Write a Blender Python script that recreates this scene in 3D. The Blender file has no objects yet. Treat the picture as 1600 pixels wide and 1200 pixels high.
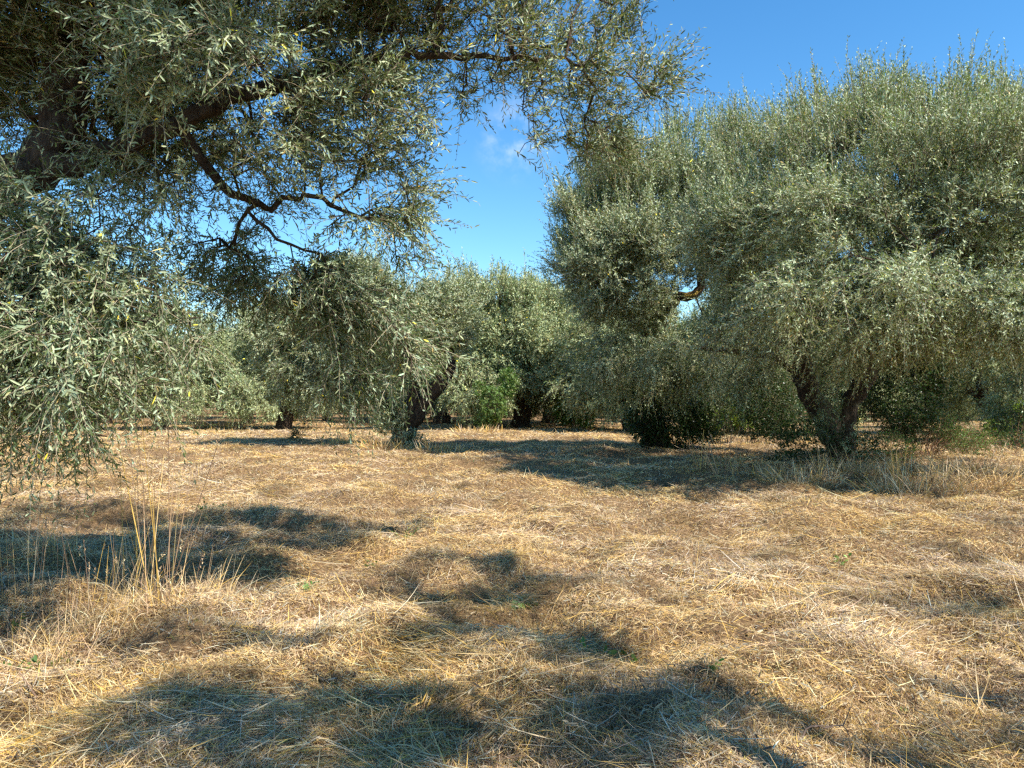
import bpy, math
import numpy as np
from mathutils import Vector

# ------------------------------------------------------------------ camera, sky, sun, exposure
C = bpy.context.scene.collection
SC = bpy.context.scene
CAM_H = 1.55
FPX = 1209.0            # focal length in pixels of the 1600 px wide photograph
PITCH = math.radians(1.18)
cam_d = bpy.data.cameras.new('camera')
cam = bpy.data.objects.new('camera', cam_d)
C.objects.link(cam)
cam.location = (0, 0, CAM_H)
cam.rotation_euler = (math.radians(90) + PITCH, 0, 0)
cam_d.sensor_width = 36
cam_d.lens = 36 * FPX / 1600
cam_d.clip_end = 2000
cam_d.clip_start = 0.05
SC.camera = cam

SUN_EL = math.radians(48)
SUN_AZ = math.radians(35)      # measured from +X towards -Y (behind the camera, to the right)
sun_dir = Vector((math.cos(SUN_EL) * math.cos(SUN_AZ), -math.cos(SUN_EL) * math.sin(SUN_AZ), math.sin(SUN_EL)))
sd = bpy.data.lights.new('sun', 'SUN')
sd.energy = 5.0
sd.angle = math.radians(0.55)
sd.color = (1.0, 0.945, 0.85)
so = bpy.data.objects.new('sun', sd)
C.objects.link(so)
so.rotation_euler = sun_dir.to_track_quat('Z', 'Y').to_euler()
so.location = (20, -10, 30)

w = bpy.data.worlds.new('World')
SC.world = w
w.use_nodes = True
nt = w.node_tree
for n in list(nt.nodes):
    nt.nodes.remove(n)
out = nt.nodes.new('ShaderNodeOutputWorld')
bg = nt.nodes.new('ShaderNodeBackground')
sky = nt.nodes.new('ShaderNodeTexSky')
sky.sky_type = 'NISHITA'
sky.sun_disc = False
sky.sun_elevation = SUN_EL
sky.sun_rotation = math.atan2(sun_dir.x, sun_dir.y)
sky.air_density = 1.0
sky.dust_density = 0.0
sky.ozone_density = 1.6
bg.inputs['Strength'].default_value = 0.124
# one faint wisp of cloud low in the sky
tc = nt.nodes.new('ShaderNodeTexCoord')
dp = nt.nodes.new('ShaderNodeVectorMath'); dp.operation = 'DISTANCE'
cdir = Vector((5, 1209, 412)).normalized()
dp.inputs[1].default_value = cdir
nz = nt.nodes.new('ShaderNodeTexNoise'); nz.inputs['Scale'].default_value = 22; nz.inputs['Detail'].default_value = 7; nz.inputs['Roughness'].default_value = .6
mr = nt.nodes.new('ShaderNodeMapRange')
mr.interpolation_type = 'SMOOTHSTEP'
mr.inputs['From Min'].default_value = 0.065; mr.inputs['From Max'].default_value = 0.0
mr.inputs['To Min'].default_value = 0.0; mr.inputs['To Max'].default_value = 1.0
mm = nt.nodes.new('ShaderNodeMath'); mm.operation = 'MULTIPLY'
mix = nt.nodes.new('ShaderNodeMix'); mix.data_type = 'RGBA'
mix.inputs['B'].default_value = (6.0, 6.2, 6.6, 1)
nt.links.new(tc.outputs['Generated'], dp.inputs[0])
nt.links.new(tc.outputs['Generated'], nz.inputs['Vector'])
nt.links.new(dp.outputs['Value'], mr.inputs['Value'])
nt.links.new(mr.outputs['Result'], mm.inputs[0])
cr = nt.nodes.new('ShaderNodeMapRange'); cr.interpolation_type = 'SMOOTHSTEP'
cr.inputs['From Min'].default_value = .42; cr.inputs['From Max'].default_value = .72; cr.inputs['To Max'].default_value = .42
nt.links.new(nz.outputs['Fac'], cr.inputs['Value']); nt.links.new(cr.outputs['Result'], mm.inputs[1])
nt.links.new(mm.outputs[0], mix.inputs['Factor'])
hs = nt.nodes.new('ShaderNodeHueSaturation'); hs.inputs['Saturation'].default_value = 1.30; hs.inputs['Value'].default_value = 1.0
gn = nt.nodes.new('ShaderNodeMix'); gn.data_type = 'RGBA'; gn.blend_type = 'MULTIPLY'; gn.inputs['Factor'].default_value = 1
gn.inputs['B'].default_value = (.90, 1.04, 1.04, 1)
nt.links.new(sky.outputs[0], hs.inputs['Color']); nt.links.new(hs.outputs[0], gn.inputs['A']); nt.links.new(gn.outputs['Result'], mix.inputs['A'])
nt.links.new(mix.outputs['Result'], bg.inputs['Color'])
nt.links.new(bg.outputs[0], out.inputs['Surface'])

SC.view_settings.view_transform = 'Standard'
SC.view_settings.look = 'None'
SC.view_settings.exposure = 0.88
SC.view_settings.gamma = 1
SC.render.engine = 'CYCLES'
cy = SC.cycles
cy.use_denoising = False
cy.max_bounces = 5
cy.diffuse_bounces = 3
cy.glossy_bounces = 2
cy.transmission_bounces = 3
cy.transparent_max_bounces = 2
cy.caustics_reflective = False
cy.caustics_refractive = False
cy.sample_clamp_indirect = 4
cy.pixel_filter_type = 'BLACKMAN_HARRIS'
cy.filter_width = 1.4

# ------------------------------------------------------------------ helpers
def at(px, py, d):
    """world point seen at photograph pixel (px, py) at forward distance d"""
    return np.array([(px - 800) / FPX * d, d, CAM_H + (625 - py) / FPX * d])

def gd(py):
    """distance of flat ground seen at photograph row py"""
    return CAM_H * FPX / (py - 625)

def hash2(ix, iy, seed):
    n = (ix.astype(np.int64) * 374761393 + iy.astype(np.int64) * 668265263 + seed * 1274126177) & 0x7fffffff
    n = ((n ^ (n >> 13)) * 1274126177) & 0x7fffffff
    return ((n ^ (n >> 16)) & 0xffff) / 65535.0

def vnoise(x, y, seed=0):
    ix, iy = np.floor(x), np.floor(y)
    fx, fy = x - ix, y - iy
    fx = fx * fx * (3 - 2 * fx); fy = fy * fy * (3 - 2 * fy)
    a = hash2(ix, iy, seed); b = hash2(ix + 1, iy, seed)
    c = hash2(ix, iy + 1, seed); d = hash2(ix + 1, iy + 1, seed)
    return (a * (1 - fx) + b * fx) * (1 - fy) + (c * (1 - fx) + d * fx) * fy

def height(x, y):
    r = np.hypot(x, y)
    f = np.clip(1.3 - r / 40, 0.25, 1)
    h = 0.16 * (vnoise(x / 2.3, y / 2.3, 1) - .5) + 0.24 * f * (vnoise(x / .8, y / .8, 2) - .5)
    h += 0.16 * f * (vnoise(x / .36, y / .36, 3) - .5) + 0.045 * f * (vnoise(x / .15, y / .15, 4) - .5)
    h += 0.25 * (vnoise(x / 11, y / 11, 5) - .5) * np.clip(r / 12 - .5, 0, 1)
    return h

def unit(v):
    return v / np.maximum(np.linalg.norm(v, axis=-1, keepdims=True), 1e-9)

def np_mesh(name, verts, faces, mat, parent=None, col=None, smooth=False):
    """faces: (F,4) or (F,3) array; col: per-face (F,3) or (F,) value stored in attribute 'tint'"""
    me = bpy.data.meshes.new(name)
    k = faces.shape[1]
    me.vertices.add(len(verts))
    me.vertices.foreach_set('co', np.ascontiguousarray(verts, dtype=np.float32).ravel())
    me.loops.add(faces.size)
    me.loops.foreach_set('vertex_index', np.ascontiguousarray(faces, dtype=np.int32).ravel())
    me.polygons.add(len(faces))
    me.polygons.foreach_set('loop_start', np.arange(0, faces.size, k, dtype=np.int32))
    if smooth:
        me.polygons.foreach_set('use_smooth', np.ones(len(faces), dtype=bool))
    if col is not None:
        a = me.attributes.new('tint', 'FLOAT_COLOR', 'FACE')
        c = np.ones((len(faces), 4), dtype=np.float32)
        c[:, :3] = col if col.ndim == 2 else col[:, None]
        a.data.foreach_set('color', c.ravel())
    me.update(calc_edges=True)
    me.materials.append(mat)
    o = bpy.data.objects.new(name, me)
    C.objects.link(o)
    if parent is not None:
        o.parent = parent
    return o

def thing(name, label, cat, loc=(0, 0, 0), group=None):
    o = bpy.data.objects.new(name, None)
    C.objects.link(o)
    o.location = loc
    o.empty_display_size = 0.3
    tag(o, label, cat, group)
    return o

def tag(o, label=None, cat=None, group=None, kind=None):
    if label: o['label'] = label
    if cat: o['category'] = cat
    if group: o['group'] = group
    if kind: o['kind'] = kind
    return o

# ------------------------------------------------------------------ materials
def new_mat(name):
    m = bpy.data.materials.new(name)
    m.use_nodes = True
    t = m.node_tree
    for n in list(t.nodes):
        t.nodes.remove(n)
    return m, t, t.nodes.new('ShaderNodeOutputMaterial')

def leaf_mat(name, top, under, trans, rough=.42, tfac=.25):
    m, t, o = new_mat(name)
    at_ = t.nodes.new('ShaderNodeAttribute'); at_.attribute_name = 'tint'
    geo = t.nodes.new('ShaderNodeNewGeometry')
    mx = t.nodes.new('ShaderNodeMix'); mx.data_type = 'RGBA'
    mx.inputs['A'].default_value = (*top, 1); mx.inputs['B'].default_value = (*under, 1)
    ml = t.nodes.new('ShaderNodeMix'); ml.data_type = 'RGBA'; ml.blend_type = 'MULTIPLY'; ml.inputs['Factor'].default_value = 1
    p = t.nodes.new('ShaderNodeBsdfPrincipled'); p.inputs['Roughness'].default_value = rough
    p.inputs['Specular IOR Level'].default_value = 0.28
    tr = t.nodes.new('ShaderNodeBsdfTranslucent')
    mt = t.nodes.new('ShaderNodeMix'); mt.data_type = 'RGBA'; mt.blend_type = 'MULTIPLY'; mt.inputs['Factor'].default_value = 1
    mt.inputs['B'].default_value = (*trans, 1)
    ms = t.nodes.new('ShaderNodeMixShader'); ms.inputs[0].default_value = tfac
    L = t.links.new
    L(geo.outputs['Backfacing'], mx.inputs['Factor'])
    L(mx.outputs['Result'], ml.inputs['A']); L(at_.outputs['Color'], ml.inputs['B'])
    L(ml.outputs['Result'], p.inputs['Base Color'])
    L(at_.outputs['Color'], mt.inputs['A']); L(mt.outputs['Result'], tr.inputs['Color'])
    L(p.outputs[0], ms.inputs[1]); L(tr.outputs[0], ms.inputs[2]); L(ms.outputs[0], o.inputs['Surface'])
    return m

def tint_mat(name, rough=.6, spec=.3, tfac=.15, scale=1.0):
    m, t, o = new_mat(name)
    at_ = t.nodes.new('ShaderNodeAttribute'); at_.attribute_name = 'tint'
    p = t.nodes.new('ShaderNodeBsdfPrincipled'); p.inputs['Roughness'].default_value = rough
    p.inputs['Specular IOR Level'].default_value = spec
    tr = t.nodes.new('ShaderNodeBsdfTranslucent')
    ms = t.nodes.new('ShaderNodeMixShader'); ms.inputs[0].default_value = tfac
    L = t.links.new
    L(at_.outputs['Color'], p.inputs['Base Color']); L(at_.outputs['Color'], tr.inputs['Color'])
    L(p.outputs[0], ms.inputs[1]); L(tr.outputs[0], ms.inputs[2]); L(ms.outputs[0], o.inputs['Surface'])
    return m

def bark_mat(name, c1, c2, lichen=0.0, scale=6.0, bump=1.0):
    m, t, o = new_mat(name)
    L = t.links.new
    tc = t.nodes.new('ShaderNodeTexCoord')
    mp = t.nodes.new('ShaderNodeMapping'); mp.inputs['Scale'].default_value = (1, 1, .3)
    n1 = t.nodes.new('ShaderNodeTexNoise'); n1.inputs['Scale'].default_value = scale * 3; n1.inputs['Detail'].default_value = 7; n1.inputs['Roughness'].default_value = .68
    v = t.nodes.new('ShaderNodeTexVoronoi'); v.inputs['Scale'].default_value = scale * 5; v.feature = 'DISTANCE_TO_EDGE'
    r = t.nodes.new('ShaderNodeValToRGB')
    r.color_ramp.elements[0].position = .32; r.color_ramp.elements[0].color = (*c1, 1)
    r.color_ramp.elements[1].position = .68; r.color_ramp.elements[1].color = (*c2, 1)
    n2 = t.nodes.new('ShaderNodeTexNoise'); n2.inputs['Scale'].default_value = 2.3; n2.inputs['Detail'].default_value = 5
    r2 = t.nodes.new('ShaderNodeValToRGB')
    r2.color_ramp.elements[0].position = .62 - .3 * lichen; r2.color_ramp.elements[0].color = (0, 0, 0, 1)
    r2.color_ramp.elements[1].position = .72 - .3 * lichen; r2.color_ramp.elements[1].color = (1, 1, 1, 1)
    mx = t.nodes.new('ShaderNodeMix'); mx.data_type = 'RGBA'
    mx.inputs['B'].default_value = (.46, .32, .08, 1) if lichen > .3 else (.30, .27, .17, 1)
    p = t.nodes.new('ShaderNodeBsdfPrincipled'); p.inputs['Roughness'].default_value = .9
    p.inputs['Specular IOR Level'].default_value = .15
    ad = t.nodes.new('ShaderNodeMath'); ad.operation = 'MULTIPLY_ADD'; ad.inputs[1].default_value = .8
    b = t.nodes.new('ShaderNodeBump'); b.inputs['Strength'].default_value = bump; b.inputs['Distance'].default_value = .05
    L(tc.outputs['Object'], mp.inputs['Vector']); L(mp.outputs[0], n1.inputs['Vector']); L(mp.outputs[0], v.inputs['Vector'])
    L(tc.outputs['Object'], n2.inputs['Vector'])
    L(n1.outputs['Fac'], r.inputs['Fac']); L(n2.outputs['Fac'], r2.inputs['Fac'])
    L(r2.outputs['Color'], mx.inputs['Factor']); L(r.outputs['Color'], mx.inputs['A'])
    L(mx.outputs['Result'], p.inputs['Base Color'])
    L(v.outputs['Distance'], ad.inputs[0]); L(n1.outputs['Fac'], ad.inputs[2])
    L(ad.outputs[0], b.inputs['Height']); L(b.outputs[0], p.inputs['Normal']); L(p.outputs[0], o.inputs['Surface'])
    return m

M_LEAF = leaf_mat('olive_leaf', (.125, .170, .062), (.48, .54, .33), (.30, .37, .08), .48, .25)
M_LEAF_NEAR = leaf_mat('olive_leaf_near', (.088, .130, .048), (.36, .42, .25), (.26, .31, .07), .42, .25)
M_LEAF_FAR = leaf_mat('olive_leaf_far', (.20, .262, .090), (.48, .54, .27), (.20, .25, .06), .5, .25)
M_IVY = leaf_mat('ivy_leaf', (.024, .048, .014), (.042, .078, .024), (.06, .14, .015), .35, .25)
M_WEED = leaf_mat('weed_leaf', (.085, .15, .035), (.14, .21, .06), (.18, .34, .05), .5, .3)
M_BRIGHT = leaf_mat('fresh_leaf', (.15, .23, .03), (.18, .26, .05), (.30, .45, .05), .5, .4)
M_STRAW = tint_mat('straw')
M_TWIG = tint_mat('twig', .8, .2, 0.0)
M_BARK = bark_mat('bark', (.035, .022, .015), (.13, .092, .065))
M_BARK_PALE = bark_mat('bark_pale', (.07, .055, .04), (.25, .20, .15), .1)
M_BARK_LICHEN = bark_mat('bark_lichen', (.06, .045, .03), (.24, .18, .11), .9)

# ------------------------------------------------------------------ geometry kits
def tubes(chains, sides=6, gnarl=0.0, rng=None):
    """chains: list of (pts (n,3), radii (n,)); returns verts, quads"""
    V, F, off = [], [], 0
    ang = np.arange(sides) * 2 * math.pi / sides
    for P, R in chains:
        n = len(P)
        if n < 2: continue
        T = unit(np.gradient(P, axis=0))
        a = np.array([0, 0, 1.0]) if abs(T[0, 2]) < .8 else np.array([1.0, 0, 0])
        U = np.zeros_like(P)
        u = unit(np.cross(T[0], a)); U[0] = u
        for i in range(1, n):
            u = u - T[i] * np.dot(u, T[i]); u = u / max(np.linalg.norm(u), 1e-9); U[i] = u
        W = np.cross(T, U)
        rr = np.repeat(R[:, None], sides, 1)
        if gnarl > 0:
            ph = rng.uniform(0, 6.28, 4)
            s = np.arange(n)[:, None] * .35
            g = np.sin(3 * ang[None] + ph[0] + .5 * s) * .5 + np.sin(5 * ang[None] + ph[1] - .8 * s) * .35 \
                + np.sin(2 * ang[None] + ph[2] + 1.1 * s) * .4 + np.sin(9 * ang[None] + ph[3] + .3 * s) * .2
            nzz = vnoise(ang[None] * 3 / 6.2832 * 4 + ph[0], np.arange(n)[:, None] * .45 + ph[1], 91) + .6 * vnoise(ang[None] * 9 / 6.2832 * 2 + ph[2], np.arange(n)[:, None] * .8 + ph[3], 92) - .8
            nzz[:, 0] = (nzz[:, -1] + nzz[:, 1]) / 2
            rr = rr * (1 + gnarl * g + gnarl * .8 * nzz + rng.normal(0, gnarl * .12, rr.shape))
        ring = P[:, None] + rr[..., None] * (np.cos(ang)[None, :, None] * U[:, None] + np.sin(ang)[None, :, None] * W[:, None])
        V.append(ring.reshape(-1, 3))
        i = np.arange(n - 1)[:, None] * sides; j = np.arange(sides)[None]; j2 = (j + 1) % sides
        F.append((np.stack([i + j, i + j2, i + sides + j2, i + sides + j], -1) + off).reshape(-1, 4))
        off += n * sides
    if not V: return np.zeros((0, 3)), np.zeros((0, 4), int)
    return np.concatenate(V), np.concatenate(F)

def leaf_geo(P, T, N, L, W, rng, detail=False):
    """leaf blades: origins P, direction T, normal N (not necessarily perpendicular)"""
    B = unit(np.cross(N, T)); N = np.cross(T, B)
    L = L[:, None]; W = W[:, None]; n = len(P)
    if not detail:
        V = np.stack([P, P + T * L * .45 + B * W * .5, P + T * L, P + T * L * .5 - B * W * .5], 1)
        return V.reshape(-1, 3), np.arange(n * 4).reshape(-1, 4)
    bend = rng.uniform(-.02, .14, (n, 1)) * L
    fold = W * rng.uniform(.02, .22, (n, 1))
    def q(s, wd, up):
        return P + T * L * s + B * W * wd * .5 + N * (up * fold - bend * s * s)
    V = np.stack([q(0, 0, 0), q(.22, .75, 1), q(.68, .80, 1), q(1, 0, 0), q(.68, -.80, 1), q(.22, -.75, 1)], 1)
    i = (np.arange(n) * 6)[:, None]
    F = np.stack([i + [0, 1, 2, 3], i + [3, 4, 5, 0]], 1).reshape(-1, 4)
    return V.reshape(-1, 3), F

def shoots(B, D, Ls, K, droop, leaf_l, leaf_w, rng, detail=False, spread=.75, twig_r=.0015, twigs=True):
    """leafy shoots; returns leaf verts/faces/tints and twig verts/faces"""
    S = len(B)
    t = (np.arange(K) + .6) / K
    t = np.clip(t[None] + rng.uniform(-.3 / K, .3 / K, (S, K)), .02, 1)
    g = np.array([0, 0, -1.0])
    bx = unit(rng.normal(size=(S, 3)))
    curl = rng.normal(0, .12, (S, 1))
    def pos(tt):
        s = tt * Ls[:, None]
        return B[:, None] + D[:, None] * s[..., None] + g * (droop[:, None] * s * tt)[..., None] + bx[:, None] * (curl * s * tt)[..., None]
    P = pos(t)
    Tn = unit(D[:, None] + g * (2 * droop[:, None] * t)[..., None] + bx[:, None] * (2 * curl * t)[..., None])
    A = rng.normal(size=(S, 1, 3)); A = unit(A - Tn * (A * Tn).sum(-1, keepdims=True))
    A2 = np.cross(Tn, A)
    k = np.arange(K)
    th = (k // 2) * (math.pi / 2) + (k % 2) * math.pi
    th = th[None] + rng.normal(0, .35, (S, K))
    R = A * np.cos(th)[..., None] + A2 * np.sin(th)[..., None]
    al = rng.normal(spread, .22, (S, K))[..., None]
    T = unit(Tn * np.cos(al) + R * np.sin(al) + rng.normal(0, .12, (S, K, 3)) + g * .08)
    N = Tn * 1.0 + np.array([0, 0, .3]) + rng.normal(0, .55, (S, K, 3))
    ll = leaf_l * rng.uniform(.5, 1.3, (S, K)) * (1 - .35 * t ** 3)
    ww = leaf_w * rng.uniform(.7, 1.25, (S, K))
    keep = (rng.random((S, K)) > .08).ravel()
    v, f = leaf_geo(P.reshape(-1, 3)[keep], T.reshape(-1, 3)[keep], N.reshape(-1, 3)[keep], ll.ravel()[keep], ww.ravel()[keep], rng, detail)
    shoot_t = rng.normal(1, .16, (S, 1, 1)) * np.ones((S, K, 1))
    c = shoot_t * rng.normal(1, .15, (S, K, 1)) * np.array([1, 1, 1.0])
    hue = rng.normal(0, .06, (S, K, 1))
    c = c * (1 + hue * np.array([1.3, .2, -1.0]))
    c = c.reshape(-1, 3)[keep]
    yel = rng.random(len(c)) < (.005 if detail else .0012)
    c[yel] = c[yel] * np.array([3.6, 2.6, .5])
    brn = rng.random(len(c)) < .02
    c[brn] = c[brn] * np.array([1.7, 1.15, .8])
    c = np.clip(c, .25, 6)
    if detail: c = np.repeat(c, 2, 0)
    if not twigs: return v, f, c, None, None
    tt = np.array([0, .5, 1.0]) * np.ones((S, 1)); Pt = pos(tt)          # S,3,3
    a = unit(np.cross(D, bx)); b = np.cross(D, a)
    an = np.arange(3) * 2 * math.pi / 3
    rad = twig_r * np.array([1.2, .9, .4])
    ring = Pt[:, :, None] + rad[None, :, None, None] * (a[:, None, None] * np.cos(an)[None, None, :, None] + b[:, None, None] * np.sin(an)[None, None, :, None])
    base = (np.arange(S) * 9)[:, None, None]
    i = (np.arange(2) * 3)[None, :, None]; j = np.arange(3)[None, None]; j2 = (j + 1) % 3
    tf = np.stack(np.broadcast_arrays(base + i + j, base + i + j2, base + i + 3 + j2, base + i + 3 + j), -1).reshape(-1, 4)
    return v, f, c, ring.reshape(-1, 3), tf

def smooth_poly(P, R, step, rng, jit):
    """resample a hand-laid limb (Catmull-Rom) to even steps with a little wander"""
    P = np.asarray(P, float); R = np.asarray(R, float)
    Q = np.vstack([2 * P[0] - P[1], P, 2 * P[-1] - P[-2]])
    oP, oR = [], []
    for i in range(len(P) - 1):
        n = max(2, int(np.linalg.norm(P[i + 1] - P[i]) / step))
        for s in np.arange(n) / n:
            p0, p1, p2, p3 = Q[i:i + 4]
            oP.append(.5 * (2 * p1 + (p2 - p0) * s + (2 * p0 - 5 * p1 + 4 * p2 - p3) * s * s + (3 * p1 - p0 - 3 * p2 + p3) * s ** 3))
            oR.append(R[i] * (1 - s) + R[i + 1] * s)
    oP.append(P[-1]); oR.append(R[-1])
    oP = np.array(oP); oR = np.array(oR)
    oP[1:] += rng.normal(0, 1, (len(oP) - 1, 3)) * jit * np.minimum(oR[1:, None] * 2 + .02, .08)
    return oP, oR

def sample_blobs(blobs, n, rng, shell=.5, gap=.0, gs=1.0, clump=0.0, nclump=0, frac=.75):
    """points inside ellipsoids (cx,cy,cz,rx,ry,rz[,weight]), biased to the outside"""
    W = np.array([(b[6] if len(b) > 6 else 1) * b[3] * b[4] * b[5] for b in blobs]); W /= W.sum()
    k = rng.choice(len(blobs), n, p=W)
    Bc = np.array([b[:3] for b in blobs])[k]; Br = np.array([b[3:6] for b in blobs])[k]
    d = unit(rng.normal(size=(n, 3)))
    r = rng.random(n) ** (1 / 3 * (1 - shell * .7))
    P = Bc + Br * d * r[:, None]
    if clump > 0:
        nc = nclump or max(8, n // 22)
        cc = P[:nc].copy()
        size = clump * rng.uniform(.6, 1.5, nc)
        wq = size ** 2; wq /= wq.sum()
        q = rng.choice(nc, n, p=wq)
        off = unit(rng.normal(size=(n, 3))) * (rng.random(n) ** .5)[:, None] * size[q][:, None] * np.array([1, 1, .62])
        m_ = rng.random(n) < frac
        P[m_] = (cc[q] + off)[m_]
    if gap > 0:
        nn = (vnoise(P[:, 0] / gs + 9, P[:, 2] / gs + P[:, 1] * .7 / gs, 77) + vnoise(P[:, 1] / gs, P[:, 2] / gs - P[:, 0] * .7 / gs, 78)) / 2
        P = P[nn > gap]
    return P

def grow(limbs, pts, step, rng, wander=.12, tip=.0035, expo=2.4, tmin=None):
    pos, par, rad, fixed = [], [], [], []
    for P, R in limbs:
        if pos:
            A = np.array(pos); j = int(np.argmin(((A - P[0]) ** 2).sum(1)))
        else: j = -1
        for i in range(len(P)):
            pos.append(P[i]); par.append(j); rad.append(R[i]); fixed.append(True); j = len(pos) - 1
    N0 = len(pos)
    cap = N0 + len(pts) * 14
    A = np.zeros((cap, 3)); A[:N0] = pos
    plen = np.zeros(cap); n = N0
    ok = np.ones(cap, bool)
    if tmin is not None: ok[:N0] = A[:N0, 2] > tmin
    d0 = np.array([np.sqrt(((A[:N0] - p) ** 2).sum(1)).min() for p in pts])
    tips = []
    for p in pts[np.argsort(d0)]:
        dd = np.sqrt(((A[:n] - p) ** 2).sum(1)) + .22 * plen[:n]
        dd[~ok[:n]] += 50
        j = int(np.argmin(dd)); v = p - A[j]; L = np.linalg.norm(v)
        if L < .05: continue
        m = max(1, int(round(L / step)))
        if n + m >= cap: break
        q0 = A[j].copy(); side = rng.normal(0, wander, 3) * L
        bow = np.array([0, 0, 1]) * L * .10
        for i in range(1, m + 1):
            s = i / m
            A[n] = q0 + v * s + (side + bow) * math.sin(s * math.pi) * .6 + (rng.normal(0, .02, 3) if i < m else 0)
            par.append(j); rad.append(0); fixed.append(False)
            plen[n] = plen[j] + L / m
            j = n; n += 1
        tips.append(j)
    A = A[:n]; par = np.array(par); rad = np.array(rad); fixed = np.array(fixed)
    acc = np.zeros(n); haschild = np.zeros(n, bool); main = -np.ones(n, int); best = np.zeros(n)
    for i in range(n - 1, -1, -1):
        if not fixed[i]:
            rad[i] = max(acc[i], tip ** expo) ** (1 / expo)
        j = par[i]
        if j >= 0:
            acc[j] += rad[i] ** expo; haschild[j] = True
    for i in range(n):
        j = par[i]
        if not fixed[i] and j >= 0: rad[i] = min(rad[i], rad[j] * .92)
    for i in range(n):
        j = par[i]
        if j >= 0:
            sc = rad[i] + (1 if fixed[i] and i == j + 1 else 0)
            if sc > best[j]: best[j] = sc; main[j] = i
    chains = []
    for i in range(n):
        j = par[i]
        if j < 0 or main[j] != i:
            idx = [j] if j >= 0 else []
            k = i
            while k >= 0: idx.append(k); k = main[k]
            R = rad[idx].copy()
            if j >= 0 and len(R) > 1: R[0] = min(R[0], R[1] * 1.25)
            chains.append((A[idx], R, bool(fixed[i])))
    B = np.zeros_like(A); B[1:] = A[1:] - A[np.maximum(par[1:], 0)]
    return A, par, rad, fixed, unit(B), chains

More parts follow.
